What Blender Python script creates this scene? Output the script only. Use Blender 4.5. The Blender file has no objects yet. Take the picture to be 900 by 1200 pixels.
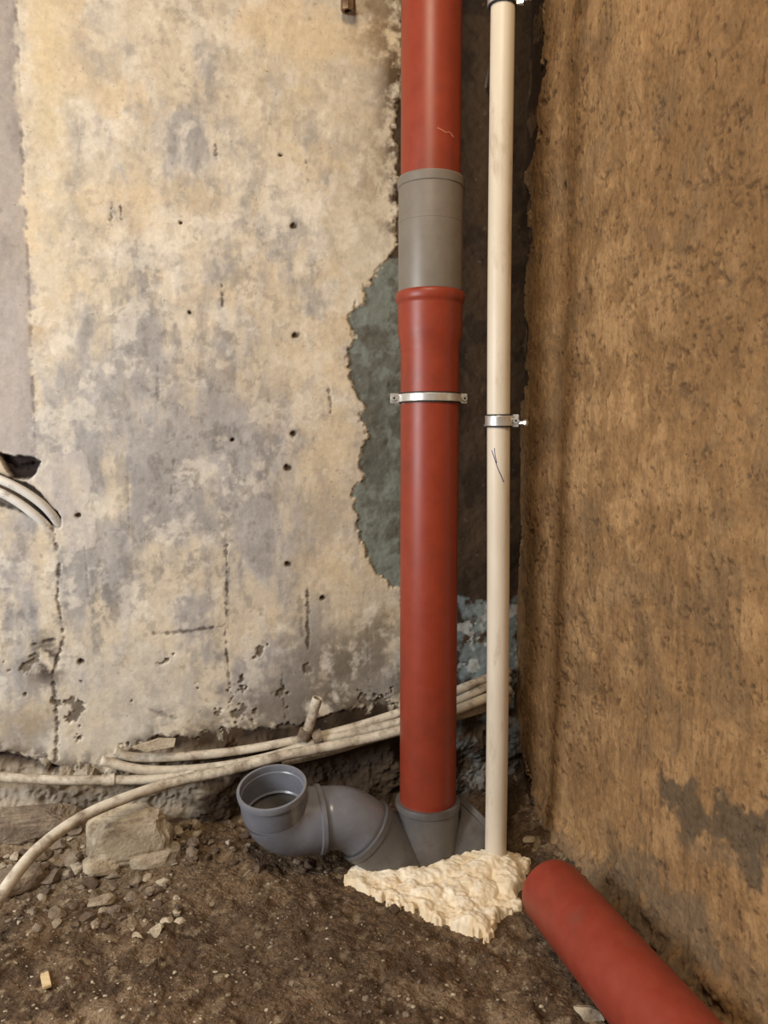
import bpy, bmesh, math, random
import numpy as np
from mathutils import Vector, Matrix
random.seed(7)
# ------------------------------------------------------------------ survey of the place (metres)
H=0.79; PITCH=math.radians(4.8); F=900.0
cs,sn=math.cos(PITCH),math.sin(PITCH)
CORNER=Vector((0.305,1.68,0))
EB=Vector((-0.9762,-0.2169,0)); NB=Vector((0.2169,-0.9762,0))   # back wall: leftwards, into room
ES=Vector((0.2169,-0.9762,0)); NR=Vector((-0.9762,-0.2169,0))   # right wall: toward viewer, into room
def ray(px,py):
    a=(px-450)/F; b=(600-py)/F
    return Vector((a, cs+b*sn, -sn+b*cs))
def hit(px,py,p0,n):
    d=ray(px,py); o=Vector((0,0,H))
    return o+d*((p0-o).dot(n)/d.dot(n))
def BW(px,py,off=0.0): return hit(px,py,CORNER+NB*off,NB)
def bw(px,py):
    p=BW(px,py)-CORNER; return (p.dot(EB),p.z)
def rw(px,py):
    p=hit(px,py,CORNER,NR)-CORNER; return (p.dot(ES),p.z)
def FL(px,py,z=0.0): return hit(px,py,Vector((0,0,z)),Vector((0,0,1)))
def zat(py,y): return H+y*math.tan(math.atan((600-py)/F)-PITCH)

# ------------------------------------------------------------------ noise
def h2(xi,yi,seed):
    x=xi.astype(np.int64).astype(np.uint64); y=yi.astype(np.int64).astype(np.uint64)
    h=(x*np.uint64(374761393)+y*np.uint64(668265263)+np.uint64(seed*1442695+977))&np.uint64(0xffffffff)
    h=((h^(h>>np.uint64(13)))*np.uint64(1274126177))&np.uint64(0xffffffff)
    h=((h^(h>>np.uint64(16)))*np.uint64(2246822519))&np.uint64(0xffffffff)
    h=h^(h>>np.uint64(15))
    return (h&np.uint64(0xffffff)).astype(np.float64)/float(0xffffff)
def vn(x,y,seed=0):
    xi=np.floor(x); yi=np.floor(y); fx=x-xi; fy=y-yi
    fx=fx*fx*fx*(fx*(fx*6-15)+10); fy=fy*fy*fy*(fy*(fy*6-15)+10)
    a=h2(xi,yi,seed);b=h2(xi+1,yi,seed);c=h2(xi,yi+1,seed);d=h2(xi+1,yi+1,seed)
    return (a*(1-fx)+b*fx)*(1-fy)+(c*(1-fx)+d*fx)*fy
def fbm(x,y,sc,seed=0,oc=5,g=0.55):
    x=np.asarray(x,float)/sc+37.3; y=np.asarray(y,float)/sc+91.7
    s=0;a=1;t=0
    for i in range(oc):
        s=s+a*vn(x,y,seed+i*17); t+=a; a*=g
        x,y=(x*0.8-y*0.6)*2.03+5.1,(x*0.6+y*0.8)*2.03+1.7
    return s/t
def fbv(x,y,sc,st,seed=0,oc=4,g=.6):
    """vertical streak noise (no octave rotation)"""
    x=np.asarray(x,float)/sc+17.3; y=np.asarray(y,float)/(sc*st)+71.7
    s=0;a=1;t=0
    for i in range(oc):
        s=s+a*vn(x,y,seed+i*17); t+=a; a*=g
        x=x*2.07+5.1; y=y*2.07+1.7
    return s/t
def sst(a,b,x):
    t=np.clip((x-a)/(b-a),0,1); return t*t*(3-2*t)
def lin(c):
    c=np.array(c,float)/255.0
    return np.where(c<=0.04045,c/12.92,((c+0.055)/1.055)**2.4)
def segd(U,Z,a,b):
    ax,ay=a;bx,by=b; dx,dy=bx-ax,by-ay
    t=np.clip(((U-ax)*dx+(Z-ay)*dy)/(dx*dx+dy*dy+1e-12),0,1)
    return np.hypot(U-ax-t*dx,Z-ay-t*dy)
def psdf(U,Z,poly):
    d=np.full(U.shape,1e9); ins=np.zeros(U.shape,bool)
    n=len(poly)
    for i in range(n):
        a=poly[i];b=poly[(i+1)%n]
        d=np.minimum(d,segd(U,Z,a,b))
        if abs(a[1]-b[1])>1e-12:
            c=((a[1]>Z)!=(b[1]>Z))&(U<(b[0]-a[0])*(Z-a[1])/(b[1]-a[1])+a[0])
            ins^=c
    return np.where(ins,-d,d)
def blob(U,Z,c,rx,ry):
    return np.exp(-(((U-c[0])/rx)**2+((Z-c[1])/ry)**2))
def mixc(C,m,col):
    m=np.clip(m,0,1)[:,None]; return C*(1-m)+lin(col)[None,:]*m

# ------------------------------------------------------------------ mesh helpers
def link(ob,parent=None):
    bpy.context.scene.collection.objects.link(ob)
    if parent: ob.parent=parent
    return ob
def mesh_ob(name,verts,faces,mat=None,parent=None,smooth=True):
    me=bpy.data.meshes.new(name); me.from_pydata([tuple(v) for v in verts],[],faces); me.update()
    if smooth:
        me.polygons.foreach_set('use_smooth',[True]*len(me.polygons))
    ob=bpy.data.objects.new(name,me)
    if mat: me.materials.append(mat)
    return link(ob,parent)
def empty(name,loc=(0,0,0)):
    e=bpy.data.objects.new(name,None); e.empty_display_size=0.05
    return link(e)
def grid_ob(name,P,nu,nv,C,mat,flip=False,keep=None):
    me=bpy.data.meshes.new(name)
    nV=nu*nv
    i=np.arange(nu-1)[:,None]*nv+np.arange(nv-1)[None,:]
    i=i.ravel()
    q=np.stack([i,i+nv,i+nv+1,i+1],1)
    if keep is not None:
        q=q[keep[q].any(axis=1)]
    if flip: q=q[:,::-1]
    q=q.ravel().astype(np.int32)
    me.vertices.add(nV); me.vertices.foreach_set('co',P.astype(np.float32).ravel())
    me.loops.add(len(q)); me.loops.foreach_set('vertex_index',q)
    nf=len(q)//4
    me.polygons.add(nf); me.polygons.foreach_set('loop_start',np.arange(nf,dtype=np.int32)*4)
    me.update(calc_edges=True)
    me.polygons.foreach_set('use_smooth',[True]*nf)
    at=me.color_attributes.new('Col','FLOAT_COLOR','POINT')
    at.data.foreach_set('color',np.concatenate([C,np.ones((nV,1))],1).astype(np.float32).ravel())
    me.materials.append(mat); me.validate()
    if keep is not None:
        bm=bmesh.new();bm.from_mesh(me)
        bmesh.ops.delete(bm,geom=[v for v in bm.verts if not v.link_faces],context='VERTS')
        bm.to_mesh(me);bm.free()
    return link(bpy.data.objects.new(name,me))
def frames(pts):
    ts=[]
    for i in range(len(pts)):
        a=pts[max(i-1,0)];b=pts[min(i+1,len(pts)-1)]
        ts.append((b-a).normalized())
    return ts
def rings(stations,n=48,cap0=True,cap1=True):
    V=[];Fc=[]
    t0=stations[0][1]; ref=Vector((0,0,1)) if abs(t0.z)<0.8 else Vector((1,0,0))
    u=(ref-t0*ref.dot(t0)).normalized()
    for (p,t,r) in stations:
        u=(u-t*u.dot(t)).normalized(); w=t.cross(u)
        for k in range(n):
            a=2*math.pi*k/n
            V.append(p+u*(math.cos(a)*r)+w*(math.sin(a)*r))
    m=len(stations)
    for i in range(m-1):
        for k in range(n):
            k2=(k+1)%n
            Fc.append((i*n+k,i*n+k2,(i+1)*n+k2,(i+1)*n+k))
    if cap0: Fc.append(tuple(range(n))[::-1])
    if cap1: Fc.append(tuple((m-1)*n+k for k in range(n)))
    return V,Fc
def round_path(pts,rad,step=6):
    out=[pts[0]]
    for i in range(1,len(pts)-1):
        a,b,c=pts[i-1],pts[i],pts[i+1]
        d1=(a-b).normalized(); d2=(c-b).normalized()
        ang=d1.angle(d2); L=rad[i-1]/math.tan(ang/2)
        L=min(L,(a-b).length*0.95,(c-b).length*0.95)
        s=b+d1*L;e=b+d2*L; r=L*math.tan(ang/2)
        cen=b+(d1+d2).normalized()*(r/math.sin(ang/2))
        v0=s-cen; v1=e-cen; th=v0.angle(v1); ax=v0.cross(v1).normalized()
        N_=14
        for k in range(N_+1):
            out.append(cen+Matrix.Rotation(th*k/N_,3,ax)@v0)
    out.append(pts[-1]); return out
def catmull(P,n=12):
    P=[P[0]*2-P[1]]+P+[P[-1]*2-P[-2]]; out=[]
    for i in range(1,len(P)-2):
        for k in range(n):
            t=k/n
            out.append(0.5*((2*P[i])+(P[i+1]-P[i-1])*t+(2*P[i-1]-5*P[i]+4*P[i+1]-P[i+2])*t*t+(-P[i-1]+3*P[i]-3*P[i+1]+P[i+2])*t**3))
    out.append(P[-2]); return out
def tube(name,pts,r,mat,parent=None,n=24,hollow=0.0):
    ts=frames(pts); st=[(p,t,r) for p,t in zip(pts,ts)]
    if hollow>0:
        a,b=st[-1],st[0]; ri=r-hollow
        st=[(b[0]+b[1]*0.03,b[1],ri),(b[0],b[1],ri)]+st+[(a[0],a[1],ri),(a[0]-a[1]*0.03,a[1],ri)]
    V,Fc=rings(st,n); return mesh_ob(name,V,Fc,mat,parent)
def sharp(ob,deg=35):
    me=ob.data; bm=bmesh.new(); bm.from_mesh(me)
    bmesh.ops.recalc_face_normals(bm,faces=bm.faces)
    for e in bm.edges:
        if len(e.link_faces)==2 and e.calc_face_angle(0)>math.radians(deg): e.smooth=False
    bm.to_mesh(me); bm.free(); return ob
def lathe(name,axis0,axis1,prof,mat,parent=None,n=64,cap0=True,cap1=True,deg=None):
    d=(axis1-axis0).normalized()
    V,Fc=rings([(axis0+d*h,d,r) for h,r in prof],n,cap0,cap1)
    return sharp(mesh_ob(name,V,Fc,mat,parent),deg if deg else (22 if n>=40 else 35))
def box(name,c,ex,ey,ez,X,Y,mat,parent=None,bev=0.001):
    Z=X.cross(Y)
    bm=bmesh.new(); bmesh.ops.create_cube(bm,size=1)
    M=Matrix(((X.x*ex,Y.x*ey,Z.x*ez,c.x),(X.y*ex,Y.y*ey,Z.y*ez,c.y),(X.z*ex,Y.z*ey,Z.z*ez,c.z),(0,0,0,1)))
    bmesh.ops.transform(bm,matrix=M,verts=bm.verts)
    bmesh.ops.recalc_face_normals(bm,faces=bm.faces)
    bmesh.ops.bevel(bm,geom=list(bm.edges),offset=bev,segments=2,affect='EDGES')
    me=bpy.data.meshes.new(name);bm.to_mesh(me);bm.free();me.materials.append(mat)
    return link(bpy.data.objects.new(name,me),parent)

# ------------------------------------------------------------------ materials
def new_mat(name):
    m=bpy.data.materials.new(name);m.use_nodes=True
    nt=m.node_tree; b=nt.nodes['Principled BSDF']; return m,nt,b
def N(nt,t,**k):
    n=nt.nodes.new(t)
    for a,v in k.items(): setattr(n,a,v)
    return n
def noise_mat(name,c1,c2,scale=20,rough=0.5,bump=0.1,bscale=200,metal=0,stretch=(1,1,1),lo=0.35,hi=0.65,spec=0.5,c3=None,s3=5,lo3=.6,hi3=.7,rvar=0.0,bdist=0.001):
    m,nt,b=new_mat(name); L=nt.links
    tc=N(nt,'ShaderNodeTexCoord');mp=N(nt,'ShaderNodeMapping');mp.inputs['Scale'].default_value=stretch
    L.new(tc.outputs['Object'],mp.inputs['Vector'])
    n=N(nt,'ShaderNodeTexNoise');n.inputs['Scale'].default_value=scale;n.inputs['Detail'].default_value=8;n.inputs['Roughness'].default_value=.65
    L.new(mp.outputs[0],n.inputs['Vector'])
    r=N(nt,'ShaderNodeValToRGB');r.color_ramp.elements[0].position=lo;r.color_ramp.elements[1].position=hi
    r.color_ramp.elements[0].color=(*lin(c1),1);r.color_ramp.elements[1].color=(*lin(c2),1)
    L.new(n.outputs['Fac'],r.inputs['Fac']); col=r.outputs['Color']
    if c3 is not None:
        n3=N(nt,'ShaderNodeTexNoise');n3.inputs['Scale'].default_value=s3;n3.inputs['Detail'].default_value=9;n3.inputs['Roughness'].default_value=.7
        L.new(mp.outputs[0],n3.inputs['Vector'])
        mr=N(nt,'ShaderNodeMapRange');mr.inputs['From Min'].default_value=lo3;mr.inputs['From Max'].default_value=hi3
        L.new(n3.outputs['Fac'],mr.inputs['Value'])
        mx=N(nt,'ShaderNodeMix',data_type='RGBA');L.new(mr.outputs[0],mx.inputs['Factor'])
        L.new(col,mx.inputs[6]);mx.inputs[7].default_value=(*lin(c3),1);col=mx.outputs[2]
    L.new(col,b.inputs['Base Color'])
    b.inputs['Roughness'].default_value=rough;b.inputs['Metallic'].default_value=metal
    b.inputs['Specular IOR Level'].default_value=spec
    if rvar>0:
        mr=N(nt,'ShaderNodeMapRange');mr.inputs['To Min'].default_value=rough-rvar;mr.inputs['To Max'].default_value=rough+rvar
        L.new(n.outputs['Fac'],mr.inputs['Value']);L.new(mr.outputs[0],b.inputs['Roughness'])
    if bump>0:
        n2=N(nt,'ShaderNodeTexNoise');n2.inputs['Scale'].default_value=bscale;n2.inputs['Detail'].default_value=5
        L.new(mp.outputs[0],n2.inputs['Vector'])
        bp=N(nt,'ShaderNodeBump');bp.inputs['Strength'].default_value=bump;bp.inputs['Distance'].default_value=bdist
        L.new(n2.outputs['Fac'],bp.inputs['Height']);L.new(bp.outputs[0],b.inputs['Normal'])
    return m
def surf_mat(name,scale=90,lo=0.72,hi=1.2,bump=0.5,bscale=260,stretch=(1,1,1),rough=.92,dist=0.002,spec=.25,specks=()):
    m,nt,b=new_mat(name);L=nt.links
    a=N(nt,'ShaderNodeAttribute',attribute_name='Col')
    tc=N(nt,'ShaderNodeTexCoord');mp=N(nt,'ShaderNodeMapping');mp.inputs['Scale'].default_value=stretch
    L.new(tc.outputs['Object'],mp.inputs['Vector'])
    n=N(nt,'ShaderNodeTexNoise');n.inputs['Scale'].default_value=scale;n.inputs['Detail'].default_value=8;n.inputs['Roughness'].default_value=.7
    L.new(mp.outputs[0],n.inputs['Vector'])
    mr=N(nt,'ShaderNodeMapRange');mr.inputs['From Min'].default_value=.3;mr.inputs['From Max'].default_value=.7
    mr.inputs['To Min'].default_value=lo;mr.inputs['To Max'].default_value=hi;mr.clamp=False
    L.new(n.outputs['Fac'],mr.inputs['Value'])
    vm=N(nt,'ShaderNodeVectorMath',operation='SCALE');L.new(a.outputs['Color'],vm.inputs[0]);L.new(mr.outputs[0],vm.inputs['Scale'])
    col=vm.outputs[0]
    for speck in specks:
        v=N(nt,'ShaderNodeTexNoise');v.inputs['Scale'].default_value=speck[0];v.inputs['Detail'].default_value=3
        L.new(mp.outputs[0],v.inputs['Vector'])
        m2=N(nt,'ShaderNodeMapRange');m2.inputs['From Min'].default_value=speck[1];m2.inputs['From Max'].default_value=speck[2];m2.inputs['To Max'].default_value=speck[4]
        L.new(v.outputs['Fac'],m2.inputs['Value'])
        mx=N(nt,'ShaderNodeMix',data_type='RGBA');L.new(m2.outputs[0],mx.inputs['Factor']);L.new(col,mx.inputs[6])
        mx.inputs[7].default_value=(*lin(speck[3]),1);col=mx.outputs[2]
    L.new(col,b.inputs['Base Color']);b.inputs['Roughness'].default_value=rough;b.inputs['Specular IOR Level'].default_value=spec
    n2=N(nt,'ShaderNodeTexNoise');n2.inputs['Scale'].default_value=bscale;n2.inputs['Detail'].default_value=6
    L.new(mp.outputs[0],n2.inputs['Vector'])
    bp=N(nt,'ShaderNodeBump');bp.inputs['Strength'].default_value=bump;bp.inputs['Distance'].default_value=dist
    L.new(n2.outputs['Fac'],bp.inputs['Height']);L.new(bp.outputs[0],b.inputs['Normal'])
    return m
M_red=noise_mat('red_pvc',(134,51,31),(143,56,35),30,.42,.06,500,c3=(114,50,35),s3=9,lo3=.50,hi3=.78,rvar=.07,spec=.45)
M_redl=noise_mat('red_pvc_dusty',(136,52,36),(146,62,46),30,.5,.06,500,c3=(118,68,50),s3=12,lo3=.55,hi3=.8,rvar=.08,spec=.4)
M_grey=noise_mat('grey_pp_warm',(114,106,96),(122,114,104),25,.42,.05,400,c3=(104,94,82),s3=10,lo3=.55,hi3=.75)
M_greyb=noise_mat('grey_pp',(110,112,120),(122,124,132),25,.26,.04,400,c3=(112,106,98),s3=8,lo3=.55,hi3=.75,rvar=.06)
M_gdark=noise_mat('grey_pp_dirty',(86,84,84),(100,97,96),18,.45,.1,300,c3=(76,66,56),s3=10,lo3=.52,hi3=.68)
M_inner=noise_mat('grey_pp_inside',(84,82,80),(100,95,90),25,.6,.05,300)
M_white=noise_mat('cream_pp_pipe',(206,194,174),(220,210,192),14,.45,.06,300,stretch=(1,1,.25),c3=(156,134,106),s3=26,lo3=.54,hi3=.76)
M_pex=noise_mat('pex_pipe_dusty',(184,172,152),(214,206,188),30,.6,.2,200,c3=(118,102,84),s3=28,lo3=.46,hi3=.66)
M_pexw=noise_mat('pex_pipe_white',(206,203,196),(226,223,216),30,.45,.1,200,c3=(120,105,90),s3=25,lo3=.6,hi3=.75)
M_steel=noise_mat('galvanised_steel',(205,203,198),(228,226,220),60,.34,.05,400,metal=.7)
M_rub=noise_mat('black_rubber',(18,17,16),(30,28,26),60,.7,.1,400)
M_brass=noise_mat('rusty_brass',(100,76,54),(136,108,78),60,.5,.3,200,metal=.5,c3=(60,42,30),s3=60)
M_ink=noise_mat('blue_ink',(50,50,110),(60,60,120),60,.6,0)
M_scuff=noise_mat('scuff_dust',(180,100,70),(195,120,90),60,.8,.2)
M_stoneL=noise_mat('pale_rubble',(158,143,120),(192,179,156),35,.95,.8,150,c3=(112,96,78),s3=20,lo3=.5,hi3=.7,bdist=.003)
M_stoneD=noise_mat('dark_rubble',(72,58,46),(108,90,73),35,.95,.8,150,bdist=.003)
M_stoneM=noise_mat('grey_rubble',(112,98,84),(150,134,114),35,.95,.8,150,c3=(86,70,55),s3=22,lo3=.5,hi3=.7,bdist=.003)
M_wood=noise_mat('raw_wood',(196,170,126),(220,198,156),30,.8,.3,200,stretch=(1,6,1))
M_wallb=surf_mat('back_wall_plaster',85,.86,1.10,.30,240,dist=.0015,specks=[(150,.69,.79,(90,80,68),.7),(60,.67,.74,(120,108,94),.35)])
M_wallr=surf_mat('right_wall_plaster',120,.76,1.2,.6,190,stretch=(1,1,.6),dist=.003,specks=[(75,.62,.70,(80,56,34),.6),(230,.61,.70,(64,46,30),.5)])
M_floor=surf_mat('dirt_floor',130,.55,1.5,1.0,170,dist=.006,specks=[(230,.66,.71,(162,146,122),.85),(90,.62,.70,(50,39,30),.65)])
M_foam=surf_mat('polyurethane_foam',60,.94,1.05,.4,120,dist=.002,rough=.8)

# ------------------------------------------------------------------ BACK WALL
def axis(*parts):
    out=[]
    for a,b,s in parts:
        n=max(1,int(round((b-a)/s))); out+=list(np.linspace(a,b,n,endpoint=False))
    out.append(parts[-1][1]); return np.array(out)
PX=0.00165
uu=axis((-0.06,1.35,.0022),(1.35,2.6,.04)); zz=axis((-.12,1.78,.0022),(1.78,2.6,.04))
U,Z=np.meshgrid(uu,zz,indexing='ij');nu,nv=U.shape;U=U.ravel();Z=Z.ravel()
e1=fbm(U,Z,.03,3,4)-.5; e2=fbm(U,Z,.008,9,3)-.5
plpx=[(474,-60),(472,60),(464,150),(468,230),(460,300),(440,312),(436,335),(422,352),(412,375),(418,395),(408,420),(413,455),(425,480),(430,510),(424,545),(417,585),(415,620),(428,655),(450,680),(470,700),(474,760),(472,826),(400,838),(330,852),(250,862),(190,866),(150,898),(60,900),(30,890),(0,884)]
pl=[bw(*p) for p in plpx]; pl=[(pl[0][0],3.0)]+pl+[(3.0,pl[-1][1]),(3.0,3.0)]
sd0=psdf(U,Z,pl)+e1*.035+e2*.012+(fbm(U,Z,.06,13,3)-.5)*.05*(1-sst(.25,.35,Z))
# a few shallow spalled pockets low on the wall
chip=fbm(U,Z,.045,15,5,.6)
spall=chip-.70+.09*blob(U,Z,bw(400,790),70*PX,28*PX)+.05*blob(U,Z,bw(55,775),22*PX,30*PX)+.04*blob(U,Z,bw(250,835),120*PX,25*PX)-.3*sst(.34,.50,Z)
sd=np.maximum(sd0,spall*.25)
plm=1-sst(-.002,.002,sd); pls=1-sst(-.006,.002,sd)
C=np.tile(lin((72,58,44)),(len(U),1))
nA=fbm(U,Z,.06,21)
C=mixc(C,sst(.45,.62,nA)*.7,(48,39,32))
blue=psdf(U,Z,[bw(*p) for p in [(400,300),(480,300),(485,420),(480,720),(400,720)]])+e1*.03
bm_=1-sst(-.004,.004,blue)
C=mixc(C,bm_*(.5+.5*sst(.34,.5,fbm(U,Z,.05,31))),(118,124,116))
C=mixc(C,bm_*sst(.54,.62,fbm(U,Z,.03,37))*.55,(84,80,70))
bl2=psdf(U,Z,[bw(*p) for p in [(532,700),(604,700),(604,905),(570,925),(532,925)]])+e1*.06
C=mixc(C,(1-sst(-.004,.004,bl2))*sst(.40,.54,fbm(U,Z,.045,33)),(124,136,138))
C=mixc(C,(1-sst(-.004,.004,bl2))*sst(.60,.66,fbm(U,Z,.03,35))*.8,(186,192,190))
pock=(1-sst(-.02,.0,sd0))
C=mixc(C,pock*.9,(116,107,94))
low=1-sst(.165,.20,Z+e1*.05)
C=mixc(C,low*sst(.66,.76,U+e1*.2),(164,153,136))
C=mixc(C,low*sst(.45,.6,nA)*.6,(108,93,76))
C=mixc(C,low*(1-sst(.60,.72,U+e1*.2))*.6,(72,60,49))
n1=fbm(U,Z*.6,.20,41,6,.60); n2=fbm(U*1.2,Z*.6,.08,51,6,.64); n3=fbm(U,Z,.03,61,5,.66)
sv=fbv(U,Z,.034,4,64,5,.68)
Pc=np.tile(lin((203,191,170)),(len(U),1))
Pc=mixc(Pc,sst(.40,.60,n1)*.5,(190,178,158))
Pc=mixc(Pc,sst(.44,.66,n2)*.65,(220,212,197))
g=np.zeros(len(U))
for (x,y,rx,ry,w) in [(240,560,140,210,1.),(165,420,70,160,.8),(110,700,90,140,.95),(310,560,60,200,.65),(260,800,200,80,.8),(225,90,45,170,.45),(330,130,50,90,.4),(20,700,60,140,.85),(300,330,80,100,.6),(90,250,30,120,.3)]:
    g=np.maximum(g,w*blob(U,Z,bw(x,y),rx*PX,ry*PX))
gm=sst(.34,.76,g*.62+(n2-.5)*1.1+(n1-.5)*.6+(sv-.5)*.6+.17)
Pc=mixc(Pc,gm*.9,(166,163,162))
gm2=sst(.45,.69,n3*.40+n2*.38+sv*.22+g*.12-.02)
Pc=mixc(Pc,gm2*.55,(142,137,132))
Pc=mixc(Pc,sst(.56,.70,fbv(U,Z,.03,2.2,71,5,.62))*(.12+.55*g),(124,120,117))
Pc=mixc(Pc,sst(.54,.68,fbm(U,Z,.06,81,6,.65))*.5,(222,214,199))
Pc=mixc(Pc,sst(.50,.68,fbm(U,Z,.12,83,6,.62))*(1-g)*.55,(208,186,150))
Pc=mixc(Pc,sst(.62,.70,fbm(U,Z,.018,87,4,.6))*(.12+.3*g),(110,104,98))
st=psdf(U,Z,[bw(*p) for p in [(-900,-200),(8,-200),(18,60),(26,200),(34,330),(40,540),(-10,530),(-900,540)]])+e1*.03+e2*.01
sm=1-sst(-.003,.006,st)
Pc=mixc(Pc,sm*.75,(150,142,139)); Pc=mixc(Pc,sm*sst(.45,.65,n2)*.5,(132,124,121))
st2=psdf(U,Z,[bw(*p) for p in [(-900,335),(30,335),(38,540),(-900,540)]])+e1*.008
Pc=mixc(Pc,(1-sst(-.001,.002,st2))*.5,(174,166,161))
for (x,y,rx,ry,w,c) in [(464,110,20,170,.9,(80,62,44)),(440,30,30,60,.6,(126,104,76)),(465,240,16,60,.9,(58,46,36)),(430,200,25,60,.3,(156,130,94)),(400,775,65,40,.9,(110,103,92)),(440,740,40,40,.7,(126,116,99)),(380,820,60,22,.8,(98,90,79)),(300,830,70,22,.6,(116,106,94)),(215,885,90,22,.35,(140,124,100)),(390,640,50,110,.3,(206,186,148)),(350,780,30,60,.6,(134,127,119)),(55,775,18,30,1.,(84,74,66)),(190,835,25,14,.8,(120,114,108)),(45,370,12,30,.5,(190,158,112)),(60,120,22,150,.45,(212,194,156)),(350,90,60,80,.35,(206,188,150)),(30,850,40,25,.6,(150,136,116)),(110,60,30,60,.3,(160,152,142))]:
    Pc=mixc(Pc,w*blob(U,Z,bw(x,y),rx*PX,ry*PX)*sst(.36,.56,n3*.6+n2*.4)*1.3,c)
rp=psdf(U,Z,[bw(*p) for p in [(40,560),(60,535),(95,530),(105,560),(110,640),(85,650),(70,615)]])+e1*.03
rpm=1-sst(-.002,.003,rp)
Pc=mixc(Pc,rpm*.55,(190,182,175))
rp2=psdf(U,Z,[bw(*p) for p in [(72,800),(100,765),(150,745),(215,770),(240,830),(180,870),(150,900),(70,895)]])+e1*.03
Pc=mixc(Pc,(1-sst(-.003,.003,rp2))*.55*sst(.35,.5,n3),(198,190,176))
D=pls*.0045+(fbm(U,Z,.2,5,3)-.5)*.010+(n2-.5)*.003*plm+(n3-.5)*.0015+rpm*.001
D+= (1-plm)*(fbm(U,Z,.025,91,4)-.5)*.006
D+= (1-plm)*low*(fbm(U,Z,.07,95,5,.6)-.25)*.06
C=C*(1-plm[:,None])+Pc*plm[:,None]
rim=plm*(1-sst(0,.006,-sd0))*sst(.4,.5,fbm(U,Z,.02,66))
C=mixc(C,rim*.5,(205,190,162))
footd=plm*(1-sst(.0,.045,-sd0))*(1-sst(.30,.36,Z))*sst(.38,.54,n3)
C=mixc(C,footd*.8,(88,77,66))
for (x,y,r) in [(345,264,3.6),(346,393,3.6),(344,508,3.2),(338,548,3.6),(338,661,3.6),(212,262,1.8),(222,366,1.8),(272,515,1.8),(330,182,1.8),(92,604,2.2),(96,775,3),(378,700,2.4),(300,880,3)]:
    c=bw(x,y); d=np.hypot((U-c[0])*.8,Z-c[1])+e2*.006
    m=1-sst(r*PX*.6,r*PX*1.3,d); C=mixc(C,m,(44,36,30)); D-=m*.007
    m2=(1-sst(r*PX*1.2,r*PX*2.6,d))*.25; C=mixc(C,m2,(130,114,94))
for (pts,w,dep,al) in [([(265,640),(266,700),(264,745),(269,802)],1.8,.0012,.8),([(360,690),(361,760)],2.6,.002,.8),([(260,335),(261,358)],2.4,.002,.85),
    ([(385,455),(388,485)],1.8,.002,.7),([(180,742),(215,740),(262,733)],2.4,.0018,.75),([(62,620),(70,660),(68,700),(75,745),(62,790),(68,850),(65,892)],2.2,.0035,.75),
    ([(131,238),(130,258)],1.8,.001,.9),([(142,238),(141,256)],1.8,.001,.9),([(358,188),(360,215)],1.4,.001,.7),([(252,160),(253,182)],1.5,.001,.7),([(300,225),(302,245)],1.3,.001,.5),
    ([(0,532),(22,548),(45,545)],4,.010,.95),([(40,755),(62,750)],3,.004,.8),([(203,540),(200,600)],1.5,.001,.35),([(150,560),(152,620)],1.3,.001,.3),
    ([(330,790),(334,840)],2,.002,.4),([(175,830),(205,842)],3,.002,.4),([(0,884),(40,893),(70,900)],4,.008,.9),([(20,0),(27,180),(35,330),(42,520)],1.0,.001,.3),
    ([(430,720),(432,800)],1.5,.001,.35),([(100,640),(104,700)],1.2,.001,.3),([(185,420),(186,470)],1.2,.001,.3),
    ([(352,700),(354,745)],3.5,.001,.35),([(268,660),(267,735)],3.2,.0006,.3)]:
    d=np.full(U.shape,1e9)
    for i in range(len(pts)-1): d=np.minimum(d,segd(U,Z,bw(*pts[i]),bw(*pts[i+1])))
    d=d+e1*.006+e2*.010+.0006+.005*np.clip(n3-.5,0,1)
    m=1-sst(w*PX*.2,w*PX*1.3,d); C=mixc(C,m*al*(.5+.9*n3),(62,52,46)); D-=m*dep
ho=psdf(U,Z,[bw(*p) for p in [(-60,540),(0,556),(40,572),(72,606),(70,618),(55,614),(20,596),(-60,580)]])+e1*.012
m=1-sst(-.003,.003,ho);C=mixc(C,m*.8,(80,68,60));D-=m*.018
ho=psdf(U,Z,[bw(*p) for p in [(-5,528),(20,534),(50,540),(38,558),(15,560)]])+e1*.02
m=1-sst(-.002,.003,ho);C=mixc(C,m,(40,32,29));D-=m*.016
Pw=np.array(CORNER)[None,:]+U[:,None]*np.array(EB)[None,:]+D[:,None]*np.array(NB)[None,:];Pw[:,2]+=Z
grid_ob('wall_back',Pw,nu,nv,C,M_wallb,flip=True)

# ------------------------------------------------------------------ RIGHT WALL
ss=axis((-.03,.95,.0022),(.95,2.9,.04)); zz=axis((-.12,1.78,.0022),(1.78,2.6,.04))
U,Z=np.meshgrid(ss,zz,indexing='ij');nu,nv=U.shape;U=U.ravel();Z=Z.ravel()
e1=fbm(U,Z,.03,103,4)-.5; e2=fbm(U,Z,.008,109,3)-.5
n1=fbm(U,Z,.18,141,6,.6); n2=fbm(U*1.2,Z,.06,151,5,.66); n3=fbm(U,Z*.8,.014,161,4,.66)
sv=fbv(U,Z,.012,6,164,5,.7)
C=np.tile(lin((158,123,83)),(len(U),1))
C=mixc(C,sst(.38,.62,n1)*.7,(136,105,70))
C=mixc(C,sst(.45,.65,n2)*.5,(174,140,99))
C=mixc(C,sst(.55,.38,n2)*.35,(132,102,68))
C=mixc(C,sst(.50,.72,sv)*.25,(126,96,64))
C=mixc(C,sst(.52,.68,n3)*.38,(114,86,58))
pit=sst(.63,.69,fbm(U,Z*.9,.014,171,4,.6)*.68+n1*.32)
C=mixc(C,pit*.6,(82,61,42))
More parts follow.
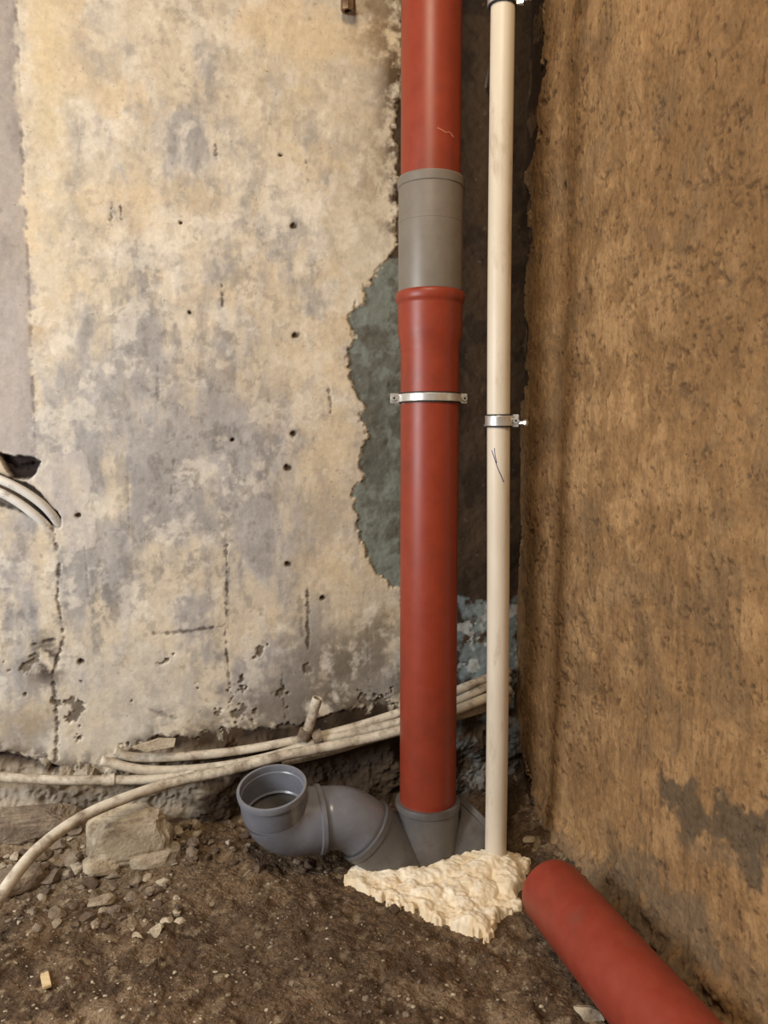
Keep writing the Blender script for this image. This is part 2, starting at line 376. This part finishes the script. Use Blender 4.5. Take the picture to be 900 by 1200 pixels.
C=mixc(C,blob(U,Z,rw(900,40),.25,.5)*.6,(110,83,54))  # lighting falloff painted into the wall colour: upper right darkened
C=mixc(C,blob(U,Z,rw(720,520),.16,.35)*.35*sst(.4,.6,n2),(188,152,108))
C=mixc(C,sst(.56,.66,fbm(U,Z,.09,177,5,.6))*.38,(110,91,68))
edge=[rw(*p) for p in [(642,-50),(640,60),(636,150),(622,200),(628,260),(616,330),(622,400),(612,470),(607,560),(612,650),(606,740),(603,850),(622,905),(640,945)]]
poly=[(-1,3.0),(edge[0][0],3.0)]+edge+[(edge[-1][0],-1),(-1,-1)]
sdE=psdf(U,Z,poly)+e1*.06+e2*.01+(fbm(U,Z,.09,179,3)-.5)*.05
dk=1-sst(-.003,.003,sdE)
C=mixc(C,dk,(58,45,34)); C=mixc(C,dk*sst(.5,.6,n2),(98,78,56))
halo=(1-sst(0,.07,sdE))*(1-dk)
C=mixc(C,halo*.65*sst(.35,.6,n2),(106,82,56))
C=mixc(C,(1-dk)*(1-sst(.001,.006,sdE))*.5,(190,164,124))
for pts,al,col in [([(782,902),(812,905),(842,925),(880,942),(905,960),(905,1055),(885,1040),(870,1000),(850,975),(815,985),(800,960),(782,940)],.85,(86,75,60)),
               ([(800,975),(900,990),(905,1030),(860,1010),(820,1005)],.45,(106,91,72)),
               ([(700,1010),(760,1000),(830,1060),(850,1130),(800,1150),(740,1090),(700,1040)],.55,(106,94,78)),
               ([(610,905),(650,960),(720,1010),(800,1100),(900,1230),(800,1300),(600,1000)],.5,(112,97,80))]:
    d=psdf(U,Z,[rw(*p) for p in pts])+e1*.05+(n2-.5)*.05
    C=mixc(C,(1-sst(-.008,.008,d))*al*sst(.3,.45,n2),col)
C=mixc(C,sst(.5,.68,sv)*.5*blob(U,Z,rw(800,850),.25,.35),(104,80,54))
D=(fbm(U,Z,.2,105,3)-.5)*.014+(n2-.5)*.004+(n3-.5)*.0028-pit*.003+(sv-.5)*.002+(1-dk)*.008
D+=(1-sst(.0,.09,Z+e1*.08))*(.02+.03*(fbm(U,Z,.06,197,3)-.4))
for (x,y,r) in [(665,219,5),(690,330,3),(680,410,3),(655,640,3),(613,430,4),(613,285,5)]:
    c=rw(x,y); d=np.hypot(U-c[0],Z-c[1])+e2*.008
    m=1-sst(.003*r/3,.007*r/3,d); C=mixc(C,m*.9,(60,44,32)); D-=m*.006
Pw=np.array(CORNER)[None,:]+U[:,None]*np.array(ES)[None,:]+D[:,None]*np.array(NR)[None,:];Pw[:,2]+=Z
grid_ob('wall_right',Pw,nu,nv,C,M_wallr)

# ------------------------------------------------------------------ FLOOR
def fheight(x,y):
    x=np.asarray(x,float);y=np.asarray(y,float)
    h=(fbm(x,y,.22,201,4)-.5)*.03+(fbm(x,y,.035,211,4)-.5)*.018+(fbm(x,y,.012,221,3)-.5)*.008
    db=(x-CORNER.x)*NB.x+(y-CORNER.y)*NB.y
    ub=(x-CORNER.x)*EB.x+(y-CORNER.y)*EB.y
    h=h+.045*(1-sst(.02,.20,db))*sst(.62,.9,ub)*(.4+.9*fbm(x,y,.05,231,4))
    h=h+.03*(1-sst(.0,.16,db))*(.4+1.0*fbm(x,y,.05,233,4))
    dr=(x-CORNER.x)*NR.x+(y-CORNER.y)*NR.y
    h=h+.04*(1-sst(.0,.12,dr))*(.3+1.0*fbm(x,y,.05,235,4))*sst(1.1,1.35,y)
    return h-.004
xs=axis((-2.2,-1.0,.04),(-1.0,.75,.0033),(.75,1.0,.04)); ys=axis((-1.2,.8,.04),(.8,1.85,.0033))
U,Z=np.meshgrid(xs,ys,indexing='ij');nu,nv=U.shape;U=U.ravel();Z=Z.ravel()
hh=fheight(U,Z)
n1=fbm(U,Z,.16,241,6,.6);n2=fbm(U,Z,.05,251,5,.6);n3=fbm(U,Z,.015,261,4,.6)
C=np.tile(lin((98,78,58)),(len(U),1))
C=mixc(C,sst(.42,.6,n1)*.7,(70,55,41));C=mixc(C,sst(.5,.65,n2)*.55,(124,102,78));C=mixc(C,sst(.55,.68,n3)*.5,(58,46,36))
C=mixc(C,sst(.64,.74,fbm(U,Z,.02,271,3))*.6,(154,136,110))
dbk=(U-CORNER.x)*NB.x+(Z-CORNER.y)*NB.y
ubk=(U-CORNER.x)*EB.x+(Z-CORNER.y)*EB.y
C=mixc(C,(1-sst(.05,.30,dbk+(n2-.5)*.3))*sst(.66,.78,ubk)*.7,(144,127,104))
C=mixc(C,sst(.48,.6,n2)*(1-sst(.98,1.22,Z))*.5,(140,119,95))
C=mixc(C,blob(U,Z,(-.13,1.16),.24,.12)*.5,(62,49,38))
grid_ob('floor',np.stack([U,Z,hh],1),nu,nv,C,M_floor)
def fz(x,y): return float(fheight(np.array([x]),np.array([y]))[0])

# ------------------------------------------------------------------ DRAIN STACK
stack=empty('red_drain_stack_pipe')
SX,SY=.085,1.44
def S(z): return Vector((SX,SY,z))
z_top=2.5; z210=zat(211,SY); z342=zat(343,SY); zsock=zat(400,SY); zlow=zat(938,SY)
R=.0545
lathe('upper_pipe',S(z210-.03),S(z_top),[(0,R),(z_top-z210+.03,R)],M_red,stack)
hc=z210-z342
lathe('grey_coupling',S(z342),S(z_top),[(0,R),(0,.0583),(.003,.0588),(hc*.60,.0588),(hc*.603,.0592),(hc*.64,.0592),(hc*.643,.0588),(hc-.018,.0589),(hc-.016,.0606),(hc-.003,.0612),(hc,.0602),(hc,R-.001)],M_grey,stack,cap0=False,cap1=False,deg=10)
hs=z342-zsock
lathe('red_socket',S(zsock-.02),S(z_top),[(0,R),(.012,.0550),(.03,.0585),(.04,.0592),(hs-.006,.0594),(hs-.002,.0598),(hs+.001,.0620),(hs+.006,.0634),(hs+.014,.0634),(hs+.018,.0622),(hs+.0195,.060),(hs+.0195,.05)],M_red,stack,cap0=False,cap1=False,deg=40)
lathe('lower_pipe',S(zlow-.03),S(z_top),[(0,R-.0003),(z342-zlow+.03,R-.0003)],M_red,stack)
def onstack(ang,z,r=R): return Vector((SX+math.sin(ang)*r,SY-math.cos(ang)*r,z))
zz0=zat(153,SY-.05)
tube('scuff_mark',catmull([onstack(a,zz0+dz,R+.0002) for a,dz in [(.15,.003),(.3,.0),(.45,-.003),(.6,-.002),(.75,-.008)]],6),.0012,M_scuff,stack,8)
br=empty('grey_branch_fitting')
lathe('main_body',S(-.12),S(1),[(0,.0585),(.12,.0585),(.12+zlow-.055,.0590),(.12+zlow-.048,.0600),(.12+zlow-.012,.0605),(.12+zlow-.010,.0628),(.12+zlow-.001,.0632),(.12+zlow+.002,.0622),(.12+zlow+.002,.050),(.12+zlow-.03,.050)],M_gdark,br,cap1=False)
def T(t,z,fwd=0): return Vector((SX,SY,0))+EB*t+NB*fwd+Vector((0,0,z))
b0=T(0,-.055);b1=T(.125,.062,.0)
d=(b1-b0).normalized();Lb=(b1-b0).length
lathe('left_branch',b0,b1,[(0,.057),(Lb-.06,.058),(Lb-.05,.0600),(Lb-.014,.0605),(Lb-.012,.0628),(Lb-.001,.0632),(Lb+.001,.062),(Lb+.001,.05)],M_gdark,br,cap1=False)
c1=T(-.12,.05,-.02);Lc=(c1-b0).length
lathe('right_branch',b0,c1,[(0,.057),(Lc-.06,.058),(Lc-.05,.0605),(Lc-.014,.061),(Lc-.012,.064),(Lc-.001,.0645),(Lc+.001,.062),(Lc+.001,.045),(Lc-.01,.04)],M_gdark,br)
el=empty('grey_pipe_elbow')
A=b1-d*.01
p=round_path([A,T(.158,.0935),T(.215,.095,.004)],[.09])
ts=frames(p); V,Fc=rings([(q,t,.0575) for q,t in zip(p,ts)],56); mesh_ob('spigot_bend',V,Fc,M_greyb,el)
O=T(.302,.178,.030); K=T(.292,.094,.010); Q=T(.207,.095,.004)
p=round_path([Q,K,O],[.05]); ts=frames(p)
ts[0]=(K-Q).normalized(); ts[-1]=(O-K).normalized()
stn=[]
dq=ts[0]
stn+=[(Q,dq,.050),(Q,dq,.0605),(Q+dq*.002,dq,.0632),(Q+dq*.010,dq,.0632),(Q+dq*.012,dq,.0605)]
for q,t in zip(p[1:-1],ts[1:-1]): stn.append((q,t,.0595))
do=ts[-1]
stn+=[(O-do*.052,do,.0597),(O-do*.048,do,.0606),(O-do*.014,do,.0610),(O-do*.012,do,.0635),(O-do*.002,do,.0640),(O,do,.0630),(O,do,.0585),(O-do*.004,do,.0575),(O-do*.012,do,.0575),(O-do*.014,do,.0560),(O-do*.055,do,.0560),(O-do*.058,do,.0535)]
V,Fc=rings(stn,64,True,False)
sharp(mesh_ob('upturned_elbow',V,Fc,M_greyb,el),30)
V,Fc=rings([(O-do*.0575,do,.0590),(O-do*.0705,do,.056),(O-do*.085-EB*.01,(do-EB*.3).normalized(),.052),(O-do*.11-EB*.02,(do-EB*.8).normalized(),.045)],48,False,True)
mesh_ob('elbow_inside',V,Fc,M_inner,el)

# ------------------------------------------------------------------ WHITE RISER
wp=empty('white_water_pipe')
Wb=Vector((.2130,1.405,-.03)); Wt=Vector((.1975,1.350,1.60))
def Wz(z): return Wb.lerp(Wt,(z-Wb.z)/(Wt.z-Wb.z))
wd=(Wt-Wb).normalized()
pts=[Wz(z) for z in np.linspace(-.03,2.5,40)]
pts=[p+Vector((.0015*math.sin(p.z*4.5),.0,0)) for p in pts]
tube('riser',pts,.0203,M_white,wp,40)
def onw(ang,z):
    c=Wz(z)+Vector((.0015*math.sin(z*4.5),0,0)); return c+Vector((math.sin(ang)*.0204,-math.cos(ang)*.0204,0))
zi=zat(545,1.36)
tube('ink_mark',catmull([onw(a,zi+dz) for a,dz in [(-.75,.026),(-.5,.012),(-.2,-.006),(.1,-.02),(.3,-.03)]],5),.0007,M_ink,wp,6)
tube('ink_stroke',catmull([onw(a,zi+dz) for a,dz in [(-.5,.03),(-.45,.018),(-.3,.004)]],5),.0006,M_ink,wp,6)
# ------------------------------------------------------------------ CLAMPS
def clamp(name,c,ax,r,w,tabs,X):
    e=empty(name)
    Y=ax.cross(X).normalized()
    lathe('rubber_liner',c-ax*(w/2+.0025),c+ax,[(0,r-.001),(0,r+.0022),(w+.005,r+.0022),(w+.005,r-.001)],M_rub,e,cap0=False,cap1=False)
    lathe('steel_band',c-ax*(w/2),c+ax,[(0,r+.001),(0,r+.0036),(.001,r+.0042),(w-.001,r+.0042),(w,r+.0036),(w,r+.001)],M_steel,e,cap0=False,cap1=False)
    for s,ln in tabs:
        cc=c+X*(s*(r+.003+ln/2))
        for k in (-1,1):
            box('ear',cc+Y*(k*.003),ln,.0024,w+.004,X,Y,M_steel,e,.0008)
        hc_=cc+X*(s*.001)
        for k in (-1,1):
            q=hc_+Y*(k*.0042)
            lathe('screw_head',q,q+Y*k,[(0,.0055),(.0026,.0055),(.0036,.0045),(.0036,.002),(.0022,.0015)],M_steel,e,n=20)
        lathe('screw',hc_-Y*.008,hc_+Y,[(0,.0022),(.016,.0022)],M_rub,e,n=12)
    return e,Y
zc=zat(467,SY)
e,Y=clamp('pipe_clamp',S(zc),Vector((0,0,1)),R,.014,[(-1,.016),(1,.012)],Vector((1,.05,0)).normalized())
lathe('wall_rod',S(zc)+Vector((.02,R,0)),S(zc)+Vector((.02,1,0)),[(0,.008),(.01,.008),(.01,.004),(.2,.004)],M_steel,e,n=16)
for py in (493,7):
    cz=zat(py,1.37)
    c=Wz(cz)
    e,Y=clamp('pipe_clamp',c,wd,.0208,.018,[(1,.011)],Vector((1,-.25,0)).normalized())
    a=c+Vector((.0,.0203,0))
    lathe('wall_rod',a,a+Vector((.05,1,0)),[(0,.007),(.01,.007),(.01,.0038),(.33,.0038)],M_steel,e,n=16)
    q=c+Vector((.030,-.006,0))
    lathe('clasp_screw',q-Vector((0,0,.004)),q+Vector((.7,-.5,0)),[(0,.0035),(.016,.0035),(.016,.0055),(.02,.0055)],M_steel,e,n=6)

# ------------------------------------------------------------------ LOOSE RED PIPE
lp=empty('loose_red_pipe')
a=Vector((.2760,1.215,.060)); b=Vector((.2760+.26*.70,1.215-.70*.97,.060))
L=(b-a).length
lathe('pipe_shell',a,b,[(.04,.0505),(.0,.0505),(0,.0518),(.004,.0530),(.012,.0548),(L,.0548),(L,.0515),(L-.04,.0515)],M_redl,lp,n=80,deg=40)

# ------------------------------------------------------------------ PEX PIPES
def bundle(name,paths,mat,r,hollow=.002):
    e=empty(name)
    for i,(pp,rr) in enumerate(paths):
        P=[BW(x,y,o) for x,y,o in pp]
        tube('pipe_run_%d'%(i+1),catmull(P,10),rr or r,mat,e,20,hollow)
    return e
pb=bundle('plastic_water_pipe_bundle',[
 ([(598,786,.02),(570,795,.03),(520,815,.04),(465,836,.04),(400,856,.035),(340,869,.035),(270,881,.035),(200,887,.035),(155,887,.03),(134,879,.03)],None),
 ([(598,796,.03),(570,806,.04),(520,828,.05),(465,847,.055),(380,867,.05),(310,888,.05),(240,900,.045),(170,902,.045),(118,891,.045)],None),
 ([(598,808,.05),(570,818,.06),(520,838,.07),(465,857,.075),(400,872,.075),(330,886,.08),(270,902,.085),(210,915,.10),(150,934,.14),(95,958,.18),(50,990,.23),(18,1025,.28),(-10,1068,.33),(-60,1150,.42)],.0102),
 ([(598,820,.03),(570,829,.04),(500,850,.04),(450,862,.04),(380,882,.04),(330,893,.04)],None),
 ([(-120,905,.05),(-40,907,.05),(20,912,.05),(70,914,.05),(125,914,.05),(180,913,.05),(230,906,.05)],.0090)],M_pex,.0090)
c=BW(127,914,.05);lathe('sleeve',c-EB*.012,c+EB,[(0,.009),(0,.0118),(.024,.0118),(.024,.009)],M_pex,pb,n=20)
c=BW(372,864,.05);dd=(BW(380,861,.05)-BW(360,868,.05)).normalized()
lathe('clip',c-dd*.010,c+dd,[(0,.006),(0,.0155),(.020,.0155),(.020,.006)],M_stoneM,pb,n=20)
st_=empty('pipe_stub')
lathe('stub',BW(359,860,.05),BW(374,812,.065),[(0,.0100),(.03,.0100),(.080,.0108),(.082,.0104),(.082,.0076),(.05,.0076)],M_pex,st_,n=24)
lathe('stub_foot',BW(355,866,.05),BW(374,812,.065),[(0,.013),(.02,.0135),(.022,.010)],M_stoneM,st_,n=24)
bundle('wall_water_pipes',[
 ([(-80,545,.02),(-30,552,.02),(0,562,.02),(25,574,.016),(48,590,.008),(64,607,-.006),(72,622,-.03)],None),
 ([(-80,559,.015),(-30,566,.016),(0,577,.016),(20,588,.012),(40,603,.004),(54,616,-.008),(62,628,-.03)],None)],M_pexw,.0084)
fi=empty('rusty_pipe_fitting')
lathe('nipple',BW(406,6,.0),BW(406,6,.0)+NB,[(0,.012),(.03,.012),(.03,.009)],M_brass,fi,n=24)
lathe('hex_body',BW(408,2,.028)+Vector((0,0,.018)),BW(408,2,.028)+Vector((0,0,-1)),[(0,.012),(.016,.012),(.016,.0145),(.034,.0145),(.036,.013),(.036,.008),(.02,.008)],M_brass,fi,n=8)

# ------------------------------------------------------------------ FOAM (poured mound on the dirt)
out=[(400,1012),(425,1011),(455,1013),(490,1014),(520,1008),(550,998),(585,992),(610,1000),(620,1015),(612,1040),(604,1060),(584,1074),(562,1088),(540,1080),(510,1074),(486,1062),(460,1058),(440,1044),(425,1036),(408,1024)]
fo=[FL(x,y,.006) for x,y in out]; fo=[(q.x,q.y) for q in fo]
xs=np.arange(min(q[0] for q in fo)-.03,max(q[0] for q in fo)+.03,.0016); ys=np.arange(min(q[1] for q in fo)-.03,max(q[1] for q in fo)+.03,.0016)
U,Z=np.meshgrid(xs,ys,indexing='ij');nu,nv=U.shape;U=U.ravel();Z=Z.ravel()
sdF=psdf(U,Z,fo)+(fbm(U,Z,.03,301,4,.6)-.5)*.045
t=np.clip(-sdF/.024,0,1)
hm=np.sqrt(np.clip(1-(1-t)**2,0,1))
c=Wz(.05)
rs=np.random.RandomState(5)
lump=np.zeros(len(U))
for i in range(170):
    kx=rs.uniform(xs[0],xs[-1]);ky=rs.uniform(ys[0],ys[-1]);kr=rs.uniform(.010,.032)
    q=1-((U-kx)**2+(Z-ky)**2)/kr**2
    lump=np.maximum(lump,np.sqrt(np.clip(q,0,1))*kr*.36+rs.uniform(-.001,.002)*np.clip(q*4,0,1))
cr=fbm(U,Z,.03,321,4,.5); fine=fbm(U,Z,.007,325,2)-.5
h=hm*(.005+.012*blob(U,Z,(c.x-.015,c.y-.03),.07,.06)+lump*.75+(cr-.5)*.012+fine*.002)
zF=fheight(U,Z)*.45+np.where(sdF<0,h+.003,-.012)
C=np.tile(lin((238,224,198)),(len(U),1))
C=mixc(C,sst(.5,.68,cr)*.4,(245,237,219));C=mixc(C,sst(.5,.36,cr)*.4,(226,202,162))
C=mixc(C,(1-sst(.0,.010,-sdF))*.4,(208,184,146))
C=mixc(C,sst(.58,.7,fbm(U,Z,.014,331,3))*.35,(214,186,142))
grid_ob('expanding_foam',np.stack([U,Z,zF],1),nu,nv,C,M_foam,keep=(sdF<.002))

# ------------------------------------------------------------------ RUBBLE
def rock(bm,c,size,seed,flat=.7,sub=2,rot=None,mi=0,sq=1.0):
    s_=size if not isinstance(size,tuple) else size[0]*.5
    if (c-CORNER).dot(NR)<s_*1.3+.02: return
    r=random.Random(seed)
    ret=bmesh.ops.create_icosphere(bm,subdivisions=sub,radius=1)
    vs=ret['verts']
    planes=[(Vector((r.gauss(0,1),r.gauss(0,1),r.gauss(0,1))).normalized(),r.uniform(.45,.85)) for _ in range(9)]
    Rm=Matrix.Rotation(r.uniform(0,6.28) if rot is None else rot,3,'Z')
    sx,sy,sz=(size if isinstance(size,tuple) else (size*r.uniform(.8,1.3),size*r.uniform(.7,1.0),size*flat*r.uniform(.7,1.1)))
    for v in vs:
        co=v.co.copy()
        if sq<1:
            co=Vector([math.copysign(abs(q)**sq,q) for q in co])
            for n,dd in planes:
                k=co.dot(n)
                if k>dd+.40: co-=n*(k-dd-.40)
        else:
            for n,dd in planes:
                k=co.dot(n)
                if k>dd: co-=n*(k-dd)
        co*=1+r.uniform(-.04,.04)
        co=Vector((co.x*sx,co.y*sy,co.z*sz)); v.co=Rm@co+c
    if mi:
        for f in set(f for v in vs for f in v.link_faces): f.material_index=mi
def onfl(px,py,lift=0):
    p=FL(px,py,.01); z=fz(p.x,p.y); p=FL(px,py,z); return Vector((p.x,p.y,fz(p.x,p.y)+lift))
def free(p,m=.07):
    if p.x>.2 and p.y<1.26: return abs((p.x-.276)-(1.215-p.y)*.268)>m
    return True
rr=random.Random(11)
bmr=bmesh.new(); k=0
for i in range(800):
    px=rr.uniform(0,700);py=rr.uniform(1010,1195)
    if px<230 and rr.random()<.5: py=rr.uniform(985,1090)
    p=onfl(px,py)
    if not free(p): continue
    k+=1; rock(bmr,p,.0018+.005*rr.random()**3,k,.7,1,None,0 if rr.random()<.6 else 2)
for i in range(260):
    px=rr.uniform(0,640) if i<180 else rr.uniform(0,260);py=rr.uniform(1030,1198); p=onfl(px,py)
    if not free(p): continue
    k+=1; rock(bmr,p,.0014+.0040*rr.random()**2,k,.5,1,None,1)
for i in range(250):
    if rr.random()<.6: px=rr.uniform(0,215);py=rr.uniform(985,1095)
    else: px=rr.uniform(210,470);py=rr.uniform(940,1020)
    p=onfl(px,py); k+=1; rock(bmr,p+Vector((0,0,.001)),.004+.012*rr.random()**2,k,.7,2,None,rr.choice([2,2,0,0,1] if px<215 else [2,2,2,0]))
for px,py,s,mi in [(462,1066,.012,2),(470,1062,.009,2),(680,985,.02,0),(660,975,.018,0),(640,968,.02,2),(700,1000,.018,0),(620,985,.014,1),(655,1000,.014,0),(668,990,.016,1)]:
    k+=1; rock(bmr,onfl(px,py,.004),s,k,.7,2,None,mi)
for i in range(150):
    px=rr.uniform(-20,460) if i<60 else rr.uniform(-20,230); o=rr.uniform(.03,.12)
    p=BW(px,950,o); p.z=fz(p.x,p.y)+.004
    k+=1; rock(bmr,p,.006+.016*rr.random()**2,k,.7,2,None,rr.choice([0,0,1,2]))
me=bpy.data.meshes.new('gravel_rubble');bmr.to_mesh(me);bmr.free()
for m_ in (M_stoneM,M_stoneL,M_stoneD): me.materials.append(m_)
link(bpy.data.objects.new('gravel_rubble',me))
def chunk(name,px,py,size,mat,seed,lift=0,rot=None,sub=3,sq=1.0):
    bm=bmesh.new(); c=onfl(px,py); c.z+=size[2]*.45+lift; rock(bm,c,size,seed,1,sub,rot,0,sq)
    me=bpy.data.meshes.new(name);bm.to_mesh(me);bm.free();me.materials.append(mat)
    return link(bpy.data.objects.new(name,me))
chunk('concrete_chunk',153,984,(.078,.034,.054),M_stoneL,5,.014,.2,4,.55)
chunk('concrete_chunk',182,1006,(.048,.03,.018),M_stoneL,9,0,.25,3,.6)
chunk('concrete_chunk',118,1006,(.034,.026,.018),M_stoneL,12,0,.5,3,.7)
chunk('concrete_chunk',40,978,(.085,.03,.032),M_stoneM,15,0,.2,4,.5)
chunk('concrete_chunk',20,1012,(.045,.03,.022),M_stoneM,17,0,.7,3,.7)
chunk('rubble_stone',117,1058,(.026,.018,.014),M_stoneL,21,0,.4)
chunk('rubble_stone',68,1072,(.018,.016,.012),M_stoneM,22)
chunk('rubble_stone',110,1032,(.026,.018,.012),M_stoneD,23)
chunk('rubble_stone',160,1035,(.020,.015,.010),M_stoneM,24)
chunk('rubble_stone',60,1035,(.022,.018,.014),M_stoneM,25)
chunk('rubble_stone',690,1192,(.025,.018,.012),M_stoneL,28)
p=onfl(54,1158,.006); box('wood_chip',p,.012,.034,.005,Vector((.85,.5,.05)).normalized(),Vector((-.5,.85,0.0)).normalized(),M_wood,None,.0008)
p=BW(182,873,.055); X=(EB*-1+Vector((0,0,.22))).normalized(); Yv=X.cross(NB).normalized()
bm=bmesh.new()
pr=[(-.042,-.010),(-.02,.006),(.034,.012),(.040,-.002),(.01,-.012)]
f=[bm.verts.new(p+X*a+Yv*b) for a,b in pr]; fc=bm.faces.new(f)
ex=bmesh.ops.extrude_face_region(bm,geom=[fc]); bmesh.ops.translate(bm,verts=[v for v in ex['geom'] if isinstance(v,bmesh.types.BMVert)],vec=NB*.006)
bmesh.ops.recalc_face_normals(bm,faces=bm.faces)
me=bpy.data.meshes.new('plaster_shard');bm.to_mesh(me);bm.free();me.materials.append(M_stoneL);link(bpy.data.objects.new('plaster_shard',me))

# ------------------------------------------------------------------ LIGHT
def area(name,loc,tgt,size,power,col):
    l=bpy.data.lights.new(name,'AREA');l.energy=power;l.size=size;l.color=col
    o=bpy.data.objects.new(name,l);o.location=loc
    o.rotation_euler=(Vector(tgt)-Vector(loc)).to_track_quat('-Z','Y').to_euler();return link(o)
area('window_light',(-1.55,.15,1.0),(-.2,1.5,.5),.7,35,(.97,.98,1.0))
area('ceiling_lamp',(-.15,.0,2.25),(.1,1.4,.4),.4,22,(1,.81,.58))
w=bpy.data.worlds.new('w');bpy.context.scene.world=w;w.use_nodes=True
w.node_tree.nodes['Background'].inputs[0].default_value=(1,.89,.76,1);w.node_tree.nodes['Background'].inputs[1].default_value=.17
# ------------------------------------------------------------------ CAMERA
cam=bpy.data.cameras.new('camera');cam.sensor_fit='VERTICAL';cam.sensor_height=36;cam.sensor_width=27;cam.lens=27;cam.clip_start=.01
co=bpy.data.objects.new('camera',cam);co.location=(0,0,H);co.rotation_euler=(math.radians(90)-PITCH,0,0);link(co)
bpy.context.scene.camera=co
bpy.context.scene.view_settings.view_transform='Standard'
